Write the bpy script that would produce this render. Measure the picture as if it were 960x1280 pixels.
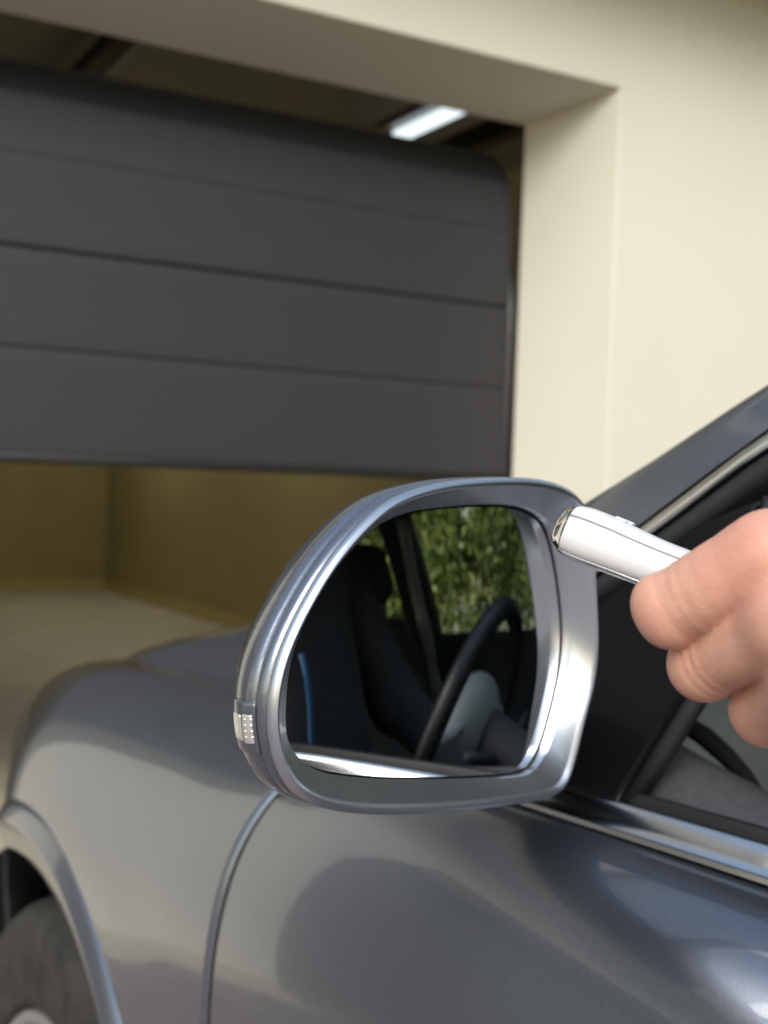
import bpy, bmesh, math, random
import numpy as np
from mathutils import Vector, Matrix
random.seed(7); np.random.seed(7)
sc = bpy.context.scene
for o in list(bpy.data.objects): bpy.data.objects.remove(o)
C = bpy.data.collections.new('place'); sc.collection.children.link(C)

# ------------------------------------------------------------------ camera
F_PX, W_PX, H_PX, CAM_H = 1528.0, 960.0, 1280.0, 1.10
U = np.array([2705., 70., F_PX]); V = np.array([-862., -57., F_PX])
U /= np.linalg.norm(U); V /= np.linalg.norm(V); V -= U * (U @ V); V /= np.linalg.norm(V)
Wd = np.cross(U, V); RC = np.stack([U, V, Wd], 1)           # world -> camera (x right, y down, z forward)
CAM = np.array([0, 0, CAM_H])
cd = bpy.data.cameras.new('camera'); cam = bpy.data.objects.new('camera', cd); C.objects.link(cam)
cam.matrix_world = Matrix([[RC[0][i], -RC[1][i], -RC[2][i], CAM[i]] for i in range(3)] + [[0, 0, 0, 1]])
cd.sensor_fit = 'HORIZONTAL'; cd.sensor_width = 36; cd.lens = F_PX / W_PX * 36
cd.clip_start = 0.02; cd.clip_end = 2000
cd.dof.use_dof = True; cd.dof.focus_distance = 0.425; cd.dof.aperture_fstop = cd.lens / 1000 / 0.0034
sc.camera = cam

# ------------------------------------------------------------------ sky, sun, exposure
SUN_EL, SUN_AZ = math.radians(40), math.radians(214)          # from behind and to the left of the camera
w = bpy.data.worlds.new('World'); sc.world = w; w.use_nodes = True
nt = w.node_tree; nt.nodes.clear()
wo = nt.nodes.new('ShaderNodeOutputWorld'); bg = nt.nodes.new('ShaderNodeBackground'); sky = nt.nodes.new('ShaderNodeTexSky')
sky.sky_type = 'NISHITA'; sky.sun_disc = False; sky.sun_elevation = SUN_EL; sky.sun_rotation = SUN_AZ
sky.air_density = 2.0; sky.dust_density = 2.0; sky.ozone_density = 3.0
bg.inputs[1].default_value = 0.15
hs = nt.nodes.new('ShaderNodeHueSaturation'); hs.inputs['Saturation'].default_value = .85
nt.links.new(sky.outputs[0], hs.inputs['Color']); nt.links.new(hs.outputs[0], bg.inputs[0]); nt.links.new(bg.outputs[0], wo.inputs[0])
sl = bpy.data.lights.new('sun', 'SUN'); sun = bpy.data.objects.new('sun', sl); C.objects.link(sun)
sl.energy = 1.6; sl.angle = math.radians(40); sl.color = (1.0, 0.97, 0.92)
sd = Vector((math.sin(SUN_AZ) * math.cos(SUN_EL), math.cos(SUN_AZ) * math.cos(SUN_EL), math.sin(SUN_EL)))
sun.rotation_euler = sd.to_track_quat('Z', 'Y').to_euler(); sun.location = (-4, -6, 12)
sc.view_settings.view_transform = 'Standard'; sc.view_settings.look = 'None'
sc.view_settings.exposure = 0.65; sc.view_settings.gamma = 1
sc.render.engine = 'CYCLES'; sc.cycles.use_denoising = True
sc.cycles.max_bounces = 10; sc.cycles.diffuse_bounces = 6; sc.cycles.glossy_bounces = 6
sc.cycles.sample_clamp_indirect = 8; sc.cycles.caustics_reflective = False; sc.cycles.caustics_refractive = False

# ------------------------------------------------------------------ measuring: car axes, pixels to points
YAW = math.radians(4.0); P0 = np.array([.45, .5, 0])
FW = np.array([-math.sin(YAW), math.cos(YAW), 0]); RT = np.array([math.cos(YAW), math.sin(YAW), 0]); UP = np.array([0, 0, 1.])
def loc(x, y, z): return P0 + RT * x + FW * y + UP * z
def toloc(p): d = np.asarray(p) - P0; return np.array([d @ RT, d @ FW, p[2]])
def ray(px, py): return RC.T @ np.array([(px - W_PX / 2) / F_PX, (py - H_PX / 2) / F_PX, 1.])
def on_plane(px, py, n, p):
    r = ray(px, py); return CAM + r * (((p - CAM) @ n) / (n @ r))
def onx(px, py, x): return toloc(on_plane(px, py, RT, P0 + RT * x))
def atz(px, py, z): return CAM + ray(px, py) * z
def interp(xs, ys, x):                                       # smooth monotone-ish cubic through points
    xs = np.asarray(xs, float); ys = np.asarray(ys, float); x = np.asarray(x, float)
    d = np.diff(ys) / np.diff(xs); m = np.zeros(len(xs))
    m[1:-1] = np.where(d[:-1] * d[1:] > 0, 2 * d[:-1] * d[1:] / (d[:-1] + d[1:] + 1e-12), 0); m[0] = d[0]; m[-1] = d[-1]
    i = np.clip(np.searchsorted(xs, x) - 1, 0, len(xs) - 2); h = xs[i + 1] - xs[i]; t = np.clip((x - xs[i]) / h, 0, 1)
    return ((2*t**3-3*t**2+1)*ys[i] + (t**3-2*t**2+t)*h*m[i] + (-2*t**3+3*t**2)*ys[i+1] + (t**3-t**2)*h*m[i+1])

# ------------------------------------------------------------------ materials
MATS = {}
def mat(name, col, rough=.5, metal=0., coat=0., noise=0., scale=8., bump=0., bscale=60., sss=0., coatr=.03, spec=.5, col2=None, detail=4.):
    if name in MATS: return MATS[name]
    m = bpy.data.materials.new(name); m.use_nodes = True; t = m.node_tree; b = t.nodes['Principled BSDF']; L = t.links
    b.inputs['Roughness'].default_value = rough; b.inputs['Metallic'].default_value = metal
    b.inputs['Coat Weight'].default_value = coat; b.inputs['Coat Roughness'].default_value = coatr
    b.inputs['Specular IOR Level'].default_value = spec
    b.inputs['Base Color'].default_value = (*col, 1)
    if sss:
        b.inputs['Subsurface Weight'].default_value = sss; b.inputs['Subsurface Radius'].default_value = (1, .35, .2); b.inputs['Subsurface Scale'].default_value = .004
    tc = t.nodes.new('ShaderNodeTexCoord')
    if noise:
        n = t.nodes.new('ShaderNodeTexNoise'); n.inputs['Scale'].default_value = scale; n.inputs['Detail'].default_value = detail
        L.new(tc.outputs['Object'], n.inputs['Vector'])
        r = t.nodes.new('ShaderNodeValToRGB'); L.new(n.outputs['Fac'], r.inputs[0])
        lo = col2 if col2 else tuple(c * (1 - noise) for c in col)
        r.color_ramp.elements[0].position = .32; r.color_ramp.elements[1].position = .68
        r.color_ramp.elements[0].color = (*lo, 1); r.color_ramp.elements[1].color = (*(col if col2 else tuple(min(1, c * (1 + noise)) for c in col)), 1)
        L.new(r.outputs[0], b.inputs['Base Color'])
    if bump:
        n2 = t.nodes.new('ShaderNodeTexNoise'); n2.inputs['Scale'].default_value = bscale; n2.inputs['Detail'].default_value = 6
        L.new(tc.outputs['Object'], n2.inputs['Vector'])
        bp = t.nodes.new('ShaderNodeBump'); bp.inputs['Strength'].default_value = bump; bp.inputs['Distance'].default_value = .002
        L.new(n2.outputs['Fac'], bp.inputs['Height']); L.new(bp.outputs[0], b.inputs['Normal'])
    MATS[name] = m; return m
PAINT = mat('car_paint', (.155, .172, .21), .30, .8, 1., noise=.10, scale=900, detail=1, coatr=.05)
SILVER = mat('silver_paint', (.46, .49, .54), .30, .9, .4)
GLOSSK = mat('gloss_black', (.007, .007, .0085), .22, 0, 0, spec=.2)
SATINK = mat('satin_black', (.012, .012, .013), .55, noise=.2, bump=.1, bscale=400)
BRUSH = mat('satin_aluminium', (.62, .63, .65), .2, 1.)
CHROME = mat('chrome', (.75, .75, .76), .07, 1.)
MATTK = mat('matt_black', (.006, .006, .006), .9, spec=.15)
RUBBER = mat('rubber', (.012, .012, .012), .6)
TYRE = mat('tyre_rubber', (.036, .033, .031), .8, noise=.5, scale=26, bump=.4, bscale=60, col2=(.012, .011, .011))
ALLOY = mat('alloy', (.55, .55, .55), .3, .8)
CABIN = mat('cabin_grey', (.24, .27, .27), .6, noise=.12, scale=300, bump=.25, bscale=900)
DTRIM = mat('door_lining', (.055, .055, .06), .65, noise=.15, scale=200, bump=.25, bscale=700)
CABIND = mat('cabin_dark', (.045, .045, .05), .65, noise=.15, scale=200, bump=.25, bscale=700)
FABRIC = mat('seat_fabric', (.09, .09, .098), .9, noise=.3, scale=500, bump=.3, bscale=900)
LEATHER = mat('black_leather', (.018, .018, .02), .38, bump=.25, bscale=500)
HUBG = mat('grey_leather', (.28, .31, .32), .5, bump=.2, bscale=500)
TRIM = mat('pale_trim', (.82, .85, .85), .5)
BELT = mat('belt_webbing', (.02, .02, .02), .8)
MIRR = mat('mirror_silver', (.93, .94, .95), .0, 1.)
STUCCO = mat('cream_stucco', (.68, .645, .55), .9, noise=.018, scale=2, bump=.25, bscale=260)
OCHRE = mat('ochre_plaster', (.37, .31, .13), .85, noise=.06, scale=2, bump=.2, bscale=150)
SKIRT = mat('ochre_skirting', (.52, .42, .16), .5, noise=.05, scale=6)
CEIL = mat('ceiling_plaster', (.22, .205, .16), .9, noise=.05, scale=3)
CONC = mat('mauve_paving', (.23, .185, .18), .85, noise=.18, scale=5, bump=.4, bscale=90)
GFLOOR = mat('garage_concrete', (.54, .48, .36), .55, noise=.10, scale=3, bump=.2, bscale=60)
EARTH = mat('earth', (.16, .15, .09), .95, noise=.3, scale=2, bump=.4, bscale=30)
DOORP = mat('door_grey', (.026, .0245, .0275), .55, noise=.06, scale=40, bump=.5, bscale=160)
DOORL = mat('pale_door_grey', (.10, .094, .10), .55, noise=.06, scale=40, bump=.5, bscale=160)
STEEL = mat('galvanised_steel', (.20, .20, .20), .4, .8, noise=.15, scale=30)
DARKST = mat('dark_steel', (.03, .03, .03), .5, .3)
JACKET = mat('jacket_cloth', (.04, .04, .044), .85, noise=.3, scale=200, bump=.4, bscale=400)
BLUE = mat('blue_zip', (.04, .13, .30), .6)
DENIM = mat('dark_denim', (.03, .035, .06), .9, noise=.3, scale=300)
HAIR = mat('dark_hair', (.02, .013, .009), .5, noise=.5, scale=120, bump=.8, bscale=200)
PLAST = mat('white_plastic', (.63, .63, .64), .28, 0, .3)
SEAM = mat('grey_seam', (.45, .46, .47), .6, spec=.2)
SHOE = mat('shoe', (.02, .02, .02), .6)
EYE = mat('eye', (.7, .7, .7), .2)
BARK = mat('bark', (.10, .075, .05), .9, noise=.4, scale=20, bump=.8, bscale=40)
LENSC = mat('clear_lens', (.72, .73, .72), .12, .35, 1., bump=.0)
def glass_mat(name, tint, amt):
    m = bpy.data.materials.new(name); m.use_nodes = True; t = m.node_tree; t.nodes.clear()
    o = t.nodes.new('ShaderNodeOutputMaterial'); a = t.nodes.new('ShaderNodeBsdfTransparent'); g = t.nodes.new('ShaderNodeBsdfGlossy')
    mx = t.nodes.new('ShaderNodeMixShader'); fr = t.nodes.new('ShaderNodeFresnel'); fr.inputs[0].default_value = amt
    a.inputs[0].default_value = (*tint, 1); g.inputs['Roughness'].default_value = .0
    t.links.new(fr.outputs[0], mx.inputs[0]); t.links.new(a.outputs[0], mx.inputs[1]); t.links.new(g.outputs[0], mx.inputs[2]); t.links.new(mx.outputs[0], o.inputs[0]); return m
GLASS = glass_mat('window_glass', (.90, .94, .91), 1.45)
def emit_mat(name, col, s):
    m = bpy.data.materials.new(name); m.use_nodes = True; b = m.node_tree.nodes['Principled BSDF']
    b.inputs['Emission Color'].default_value = (*col, 1); b.inputs['Emission Strength'].default_value = s; b.inputs['Base Color'].default_value = (.8, .8, .8, 1); return m
TUBE = emit_mat('lit_tube', (.84, .95, 1.0), .80)
FILL_TUBE = emit_mat('fill_tube', (1.0, .97, .88), 58.0)  # strong emission for the added lamps that brighten the garage inside
def leaf_mat(name, c1, c2):
    m = bpy.data.materials.new(name); m.use_nodes = True; t = m.node_tree; b = t.nodes['Principled BSDF']
    g = t.nodes.new('ShaderNodeNewGeometry'); r = t.nodes.new('ShaderNodeValToRGB')
    r.color_ramp.elements[0].color = (*c1, 1); r.color_ramp.elements[1].color = (*c2, 1)
    t.links.new(g.outputs['Random Per Island'], r.inputs[0]); t.links.new(r.outputs[0], b.inputs['Base Color'])
    b.inputs['Roughness'].default_value = .5; b.inputs['Subsurface Weight'].default_value = .0
    tr = t.nodes.new('ShaderNodeBsdfTranslucent'); mx = t.nodes.new('ShaderNodeMixShader'); mx.inputs[0].default_value = .35
    t.links.new(r.outputs[0], tr.inputs[0]); o = t.nodes['Material Output']
    t.links.new(b.outputs[0], mx.inputs[1]); t.links.new(tr.outputs[0], mx.inputs[2]); t.links.new(mx.outputs[0], o.inputs[0]); return m
LEAF = leaf_mat('leaf', (.09, .16, .035), (.36, .38, .10))
LEAF2 = leaf_mat('leaf_dark', (.07, .13, .035), (.27, .32, .08))
def skin_mat():
    m = bpy.data.materials.new('skin'); m.use_nodes = True; t = m.node_tree; b = t.nodes['Principled BSDF']; L = t.links
    tc = t.nodes.new('ShaderNodeTexCoord'); at = t.nodes.new('ShaderNodeAttribute'); at.attribute_name = 'redness'
    n = t.nodes.new('ShaderNodeTexNoise'); n.inputs['Scale'].default_value = 90; n.inputs['Detail'].default_value = 5
    L.new(tc.outputs['Object'], n.inputs['Vector'])
    r = t.nodes.new('ShaderNodeValToRGB'); r.color_ramp.elements[0].position = .3; r.color_ramp.elements[1].position = .7
    r.color_ramp.elements[0].color = (.49, .275, .195, 1); r.color_ramp.elements[1].color = (.63, .38, .28, 1); L.new(n.outputs['Fac'], r.inputs[0])
    mx = t.nodes.new('ShaderNodeMix'); mx.data_type = 'RGBA'; mx.inputs[7].default_value = (.60, .24, .18, 1)
    L.new(at.outputs['Fac'], mx.inputs[0]); L.new(r.outputs[0], mx.inputs[6]); L.new(mx.outputs[2], b.inputs['Base Color'])
    b.inputs['Roughness'].default_value = .48; b.inputs['Subsurface Weight'].default_value = .25
    b.inputs['Subsurface Radius'].default_value = (1, .3, .15); b.inputs['Subsurface Scale'].default_value = .002
    v = t.nodes.new('ShaderNodeTexVoronoi'); v.feature = 'DISTANCE_TO_EDGE'; v.inputs['Scale'].default_value = 650; L.new(tc.outputs['Object'], v.inputs['Vector'])
    n2 = t.nodes.new('ShaderNodeTexNoise'); n2.inputs['Scale'].default_value = 420; n2.inputs['Detail'].default_value = 6; L.new(tc.outputs['Object'], n2.inputs['Vector'])
    ad = t.nodes.new('ShaderNodeMath'); ad.operation = 'ADD'; L.new(v.outputs['Distance'], ad.inputs[0]); L.new(n2.outputs['Fac'], ad.inputs[1])
    bp = t.nodes.new('ShaderNodeBump'); bp.inputs['Strength'].default_value = .32; bp.inputs['Distance'].default_value = .0004
    L.new(ad.outputs[0], bp.inputs['Height']); L.new(bp.outputs[0], b.inputs['Normal']); return m
SKIN = skin_mat()

# ------------------------------------------------------------------ mesh helpers
def add_mesh(name, verts, faces, m, parent=None, smooth=False, kind=None, sharp=None):
    me = bpy.data.meshes.new(name); me.from_pydata([tuple(map(float, v)) for v in verts], [], [tuple(int(i) for i in f) for f in faces]); me.update()
    bm = bmesh.new(); bm.from_mesh(me); bmesh.ops.recalc_face_normals(bm, faces=bm.faces); bm.to_mesh(me); bm.free()
    o = bpy.data.objects.new(name, me); C.objects.link(o)
    if m: me.materials.append(m)
    if smooth:
        me.polygons.foreach_set('use_smooth', [True] * len(me.polygons))
        if sharp: me.set_sharp_from_angle(angle=math.radians(sharp))
    if parent: o.parent = parent
    if kind: o['kind'] = kind
    return o
def grid(rows, closed=False, cap=False):
    rows = [np.asarray(r, float) for r in rows]; n = len(rows[0]); vs = np.concatenate(rows); fs = []
    for i in range(len(rows) - 1):
        for j in range(n if closed else n - 1):
            k = (j + 1) % n; fs.append((i*n+j, i*n+k, (i+1)*n+k, (i+1)*n+j))
    if cap: fs.append(tuple(range(n))); fs.append(tuple((len(rows)-1)*n + j for j in reversed(range(n))))
    return vs, fs
def merge(parts):
    V_, F_ = [], []; k = 0
    for v, f in parts:
        V_.extend([tuple(p) for p in v]); F_.extend([tuple(i + k for i in q) for q in f]); k += len(v)
    return V_, F_
def box(a, b):
    x0, y0, z0 = a; x1, y1, z1 = b
    v = [(x, y, z) for x in (x0, x1) for y in (y0, y1) for z in (z0, z1)]
    return v, [(0,1,3,2),(4,6,7,5),(0,4,5,1),(2,3,7,6),(0,2,6,4),(1,5,7,3)]
def bevel(o, wd=.005, seg=2):
    md = o.modifiers.new('bevel', 'BEVEL'); md.width = wd; md.segments = seg; md.limit_method = 'ANGLE'; md.angle_limit = math.radians(40); return o
def thicken(o, t, off=-1):
    md = o.modifiers.new('solidify', 'SOLIDIFY'); md.thickness = t; md.offset = off; return o
def boxo(name, a, b, m, parent=None, bev=0, kind=None):
    v, f = box(a, b); o = add_mesh(name, v, f, m, parent, kind=kind)
    if bev: bevel(o, bev)
    return o
def tube(pts, r, n=12, cap=True):
    pts = [np.asarray(p, float) for p in pts]; rows = []; rr = r if hasattr(r, '__len__') else [r] * len(pts)
    t0 = pts[1] - pts[0]; ref = np.array([0, 0, 1.]) if abs(t0[2]) < .9 * np.linalg.norm(t0) else np.array([1., 0, 0])
    for i, p in enumerate(pts):
        t = pts[min(i+1, len(pts)-1)] - pts[max(i-1, 0)]; t = t / np.linalg.norm(t)
        a = ref - t * (ref @ t); a /= np.linalg.norm(a); b = np.cross(t, a); ref = a
        rows.append([p + rr[i] * (a * math.cos(q) + b * math.sin(q)) for q in np.linspace(0, 2*math.pi, n, endpoint=False)])
    return grid(rows, True, cap)
def thing(name, label, cat, at=(0, 0, 0), rz=0, group=None):
    o = bpy.data.objects.new(name, None); C.objects.link(o); o.location = at; o.rotation_euler = (0, 0, rz); o.empty_display_size = .1
    o['label'] = label; o['category'] = cat; o['kind'] = 'thing'
    if group: o['group'] = group
    return o
def set_label(o, label, cat, group=None):
    o['label'] = label; o['category'] = cat
    if group: o['group'] = group
    return o

# signed distance shapes, meshed by surface nets
def cap_sdf(P, a, b, ra, rb):
    a = np.asarray(a, float); b = np.asarray(b, float); ba = b - a; t = np.clip(((P - a) @ ba) / (ba @ ba), 0, 1)
    return np.linalg.norm(P - a - t[..., None] * ba, axis=-1) - (ra + (rb - ra) * t)
def sph_sdf(P, c, r): return np.linalg.norm(P - np.asarray(c), axis=-1) - r
def ell_sdf(P, c, r):
    r = np.asarray(r, float); q = (P - np.asarray(c)) / r; k = np.linalg.norm(q, axis=-1); k2 = np.linalg.norm(q / r, axis=-1) + 1e-9
    return k * (k - 1) / k2
def rbox_sdf(P, c, h, r):
    q = np.abs(P - np.asarray(c)) - (np.asarray(h, float) - r)
    return np.linalg.norm(np.maximum(q, 0), axis=-1) + np.minimum(q.max(-1), 0) - r
def smin(a, b, k):
    h = np.clip(.5 + .5 * (b - a) / k, 0, 1); return b + (a - b) * h - k * h * (1 - h)
def nets(fn, lo, hi, h):
    lo = np.asarray(lo, float); n = np.ceil((np.asarray(hi) - lo) / h).astype(int) + 1
    ax = [lo[i] + h * np.arange(n[i]) for i in range(3)]
    P = np.stack(np.meshgrid(*ax, indexing='ij'), -1)
    Fv = np.empty(n); step = max(1, 300000 // (n[1] * n[2]))
    for i in range(0, n[0], step): Fv[i:i+step] = fn(P[i:i+step])
    s = Fv < 0; m = n - 1; acc = np.zeros((*m, 3)); cnt = np.zeros(m)
    def sub(A, o): return A[o[0]:o[0]+m[0], o[1]:o[1]+m[1], o[2]:o[2]+m[2]]
    cor = [(i, j, k) for i in (0, 1) for j in (0, 1) for k in (0, 1)]
    for a in cor:
        for d in range(3):
            if a[d]: continue
            b = list(a); b[d] = 1
            fa, fb = sub(Fv, a), sub(Fv, b); c = (fa < 0) != (fb < 0); t = np.where(c, fa / (fa - fb + 1e-30), 0)
            for e in range(3): acc[..., e] += np.where(c, a[e] + (t if e == d else 0), 0)
            cnt += c
    act = cnt > 0; idx = -np.ones(m, int); idx[act] = np.arange(act.sum())
    base = np.stack(np.meshgrid(*[np.arange(k) for k in m], indexing='ij'), -1)
    vs = lo + h * (base[act] + acc[act] / cnt[act][:, None]); fs = []
    for d in range(3):
        e, g = [(1, 2), (2, 0), (0, 1)][d]
        sl0 = [slice(1, None)] * 3; sl0[d] = slice(0, None)
        A = s[tuple(slice(0, m[q]) if q == d else slice(1, m[q]) for q in range(3))]
        B = s[tuple(slice(1, m[q] + 1) if q == d else slice(1, m[q]) for q in range(3))]
        c = np.argwhere(A != B)
        off = np.array([0 if q == d else 1 for q in range(3)])
        if len(c) == 0: continue
        p = c + off; fl = A[tuple(c.T)]
        de = np.eye(3, dtype=int)[e]; dg = np.eye(3, dtype=int)[g]
        q = np.stack([idx[tuple((p - de - dg).T)], idx[tuple((p - dg).T)], idx[tuple(p.T)], idx[tuple((p - de).T)]], 1)
        q[~fl] = q[~fl][:, ::-1]; fs.append(q)
    return vs, np.concatenate(fs)
def sdf_obj(name, fn, lo, hi, h, m, parent=None, relax=0):
    v, f = nets(fn, lo, hi, h); return add_mesh(name, v, f, m, parent, smooth=True)

# ------------------------------------------------------------------ ground
def sheet(name, x0, x1, y0, y1, z, m):
    o = add_mesh(name, [(x0, y0, z), (x1, y0, z), (x1, y1, z), (x0, y1, z)], [(0, 1, 2, 3)], m, kind='structure'); return o
sheet('ground', -300, 300, -300, 300, -.008, EARTH)
sheet('driveway', -7, 3.9, -16, 3.04, 0, CONC)
sheet('garage_floor', -1.2, 3.64, 2.75, 12.2, .004, GFLOOR)

# ------------------------------------------------------------------ garage
YF, YJ, XJ, ZL, XL = 3.03, 3.37, 2.39, 2.335, -.12; XL2, XR2 = -3.85, -1.30 #         # facade, door line, right jamb, lintel, left jamb
gar = thing('garage', 'cream rendered garage with its deep doorway and ochre inside', 'garage', (0, 3.0, 0))
def gbox(name, a, b, m, bev=.006):
    return boxo(name, (a[0], a[1]-3.0, a[2]), (b[0], b[1]-3.0, b[2]), m, gar, bev)
slope = .115                                               # the reveal splays: wider at the facade
def prism(name, poly, z0, z1, m, bev=.008):
    n = len(poly); v = [(x, y-3.0, z0) for x, y in poly] + [(x, y-3.0, z1) for x, y in poly]
    f = [tuple(range(n)), tuple(range(n, 2*n))] + [(i, (i+1) % n, (i+1) % n + n, i + n) for i in range(n)]
    o = add_mesh(name, v, f, m, gar); bevel(o, bev, 3); return o
def facade():
    xa, xb, z0, zt, zf = -6.4, 6.5, -.05, 3.02, 2.395; vs, fs = [], []
    def q(*p):
        k = len(vs); vs.extend([(x, y-3.0, z) for x, y, z in p]); fs.append(tuple(range(k, k+len(p))))
    d = .125
    front = [xa, XL2-d, XR2+d, XL-d, XJ+d, xb]; back = [xa, XL2, XR2, XL, XJ, xb]
    for y, xs_, zz in ((YF, front, zf), (YJ, back, ZL)):
        for i in range(5):
            if i in (0, 2, 4): q((xs_[i], y, z0), (xs_[i+1], y, z0), (xs_[i+1], y, zz), (xs_[i], y, zz))
            q((xs_[i], y, zz), (xs_[i+1], y, zz), (xs_[i+1], y, zt), (xs_[i], y, zt))
    for i in range(1, 5): q((front[i], YF, z0), (back[i], YJ, z0), (back[i], YJ, ZL), (front[i], YF, zf))
    for i in (1, 3): q((front[i], YF, zf), (front[i+1], YF, zf), (back[i+1], YJ, ZL), (back[i], YJ, ZL))
    for i in range(5): q((front[i], YF, zt), (front[i+1], YF, zt), (back[i+1], YJ, zt), (back[i], YJ, zt))
    for x in (xa, xb): q((x, YF, z0), (x, YJ, z0), (x, YJ, ZL), (x, YF, zf)); q((x, YF, zf), (x, YJ, ZL), (x, YJ, zt), (x, YF, zt))
    me = add_mesh('front_wall', vs, fs, STUCCO, gar); bm = bmesh.new(); bm.from_mesh(me.data); bmesh.ops.remove_doubles(bm, verts=bm.verts, dist=1e-5); bmesh.ops.recalc_face_normals(bm, faces=bm.faces); bm.to_mesh(me.data); bm.free()
    bevel(me, .005, 3)
facade()
gbox('side_wall', (3.64, 3.38, -.02), (3.84, 12.35, 2.78), OCHRE, 0)
gbox('side_wall', (-1.4, 3.38, -.02), (-1.2, 12.35, 2.78), OCHRE, 0)
gbox('back_wall', (-1.2, 12.15, -.02), (3.64, 12.35, 2.78), OCHRE, 0)
gbox('inner_wall', (2.47, 3.385, -.02), (3.64, 3.44, 2.78), OCHRE, 0)
gbox('inner_wall', (2.0, 3.385, 2.50), (2.468, 3.44, 2.78), OCHRE, 0)
gbox('inner_wall', (-1.2, 3.385, -.02), (-.25, 3.44, 2.78), OCHRE, 0)
gbox('ceiling', (-1.4, 3.38, 2.782), (3.84, 12.35, 2.95), CEIL, 0)
gbox('skirting', (-1.19, 12.125, .004), (3.615, 12.149, .10), SKIRT, .004)
gbox('skirting', (3.617, 3.45, .004), (3.639, 12.124, .10), SKIRT, .004)
gbox('skirting', (-1.199, 3.45, .004), (-1.177, 12.124, .10), SKIRT, .004)
gbox('shading_eave', (-6.8, 2.62, 2.862), (7.0, 3.028, 3.02), STUCCO, .01)  # unseen overhang added to shade the top of the wall
gbox('roof_edge', (-6.8, 2.56, 3.022), (7.0, 3.75, 3.16), mat('grey_coping', (.25, .24, .23), .7), .01)
gbox('roof', (-6.8, 3.752, 3.022), (7.0, 12.6, 3.14), mat('grey_coping', (.25, .24, .23), .7), 0)
gbox('upper_wall', (-6.4, 3.38, 2.952), (6.5, 3.6, 3.018), STUCCO, 0)
gbox('door_seal', (XJ+.004, YJ+.002, 0), (XJ+.06, YJ+.012, 2.33), RUBBER, 0)
gbox('door_seal', (XL-.06, YJ+.002, 0), (XL-.004, YJ+.012, 2.33), RUBBER, 0)

# sectional door half open, bending back onto its tracks
gd = bpy.data.objects.new('garage_door', None); C.objects.link(gd); gd.parent = gar; gd.location = (1.13, .39, 1.15); gd['label'] = 'dark grey sectional door, half open'
prof = [(3.395, 1.165), (3.395, 1.456), (3.396, 1.730), (3.400, 1.985), (3.416, 2.150), (3.50, 2.255), (3.72, 2.297), (4.0, 2.31), (4.28, 2.315)]
DX0, DX1 = XL-.03, XJ-.015
for i in range(len(prof) - 1):
    (y0, z0), (y1, z1) = prof[i], prof[i+1]; L_ = math.hypot(y1-y0, z1-z0); ty, tz = (y1-y0)/L_, (z1-z0)/L_; ny, nz = -tz, ty
    g_ = .0012; e0, e1 = [.003, .0035, .007, .0004, .0004, .003, .003, .003, .003][i:i+2]
    cross = [(g_, -.036), (g_, -e0), (g_+.006, 0), (L_*.12, .001), (L_*.5, .001), (L_*.88, .001), (L_-g_-.007, 0), (L_-g_, -e1), (L_-g_, -.036)]
    rows = [[(x-1.13, y0 + ty*s + ny*d - 3.39, z0 + tz*s + nz*d - 1.15) for s, d in cross] for x in (DX0, DX1)]
    v, f = grid(rows, True, True); add_mesh('door_panel', v, f, DOORP, gd)
    if i < 7: # hinge-side backing keeps the joint dark
        (ya, za) = prof[i+1]; b_ = box((DX0-1.13+.01, ya+.012-3.39, za-.012-1.15), (DX1-1.13-.01, ya+.030-3.39, za+.012-1.15)); add_mesh('joint_strip', *b_, RUBBER, gd)
v, f = tube([(x-1.13, .017, .008) for x in (DX0, DX1)], .016, 10); add_mesh('bottom_seal', v, f, RUBBER, gd, True)
def track(x):
    pts = [(x-1.13, 3.445-3.39, -1.14), (x-1.13, 3.445-3.39, .55)] + [(x-1.13, 3.445-3.39 + .62*(1-math.cos(a)), .55+.66*math.sin(a)) for a in np.linspace(.15, math.pi/2, 9)] + [(x-1.13, 6.6-3.39, 1.23)]
    v, f = tube(pts, .022, 8); add_mesh('guide_rail', v, f, STEEL, gd, True)
track(XJ+.02); track(XL-.045)
gd2 = bpy.data.objects.new('garage_door', None); C.objects.link(gd2); gd2.parent = gar; gd2.location = (-2.575, .39, 0); gd2['label'] = 'closed dark grey sectional door added out of frame, seen only in reflections'  # unseen second door, added for what the car paint reflects
for i in range(8):
    z0, z1 = .012 + i*.29, .009 + (i+1)*.29
    v, f = box((-1.29, 0, z0), (1.29, .036, z1)); bevel(add_mesh('door_panel', v, f, DOORL, gd2), .005, 2)
def bar(x, z):
    b_ = box((x-.035-1.13, 3.45-3.39, z-.045-1.15), (x+.035-1.13, 7.2-3.39, z+.035-1.15)); add_mesh('ceiling_track', *b_, DARKST, gd)
bar(2.594, 2.47); bar(-.32, 2.47)
op = thing('door_opener', 'dark ceiling rail of the garage door opener running inward', 'door opener', (1.24, 3.5, 2.62))
boxo('rail', (-.045, 0, -.03), (.045, 3.6, .03), DARKST, op, .004); boxo('motor', (-.15, 3.61, -.08), (.15, 4.0, .09), DARKST, op, .02)
boxo('hanger', (-.02, 3.0, .032), (.02, 3.04, .16), DARKST, op)
def ceiling_light(y, label, tm):
    lt = thing('ceiling_light', label, 'ceiling light', (2.79, y, 2.78), 0, 'tubular lamps along the garage ceiling')
    boxo('housing', (-.085, -.34, -.02), (.085, .34, .0), STEEL, lt, .004)
    v, f = tube([(0, q, -.045) for q in np.linspace(-.31, .31, 5)], .030, 14); add_mesh('diffuser', v, f, tm, lt, True)
ceiling_light(4.63, 'lit tubular lamp fixed under the garage ceiling nearest the doorway', TUBE)
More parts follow.
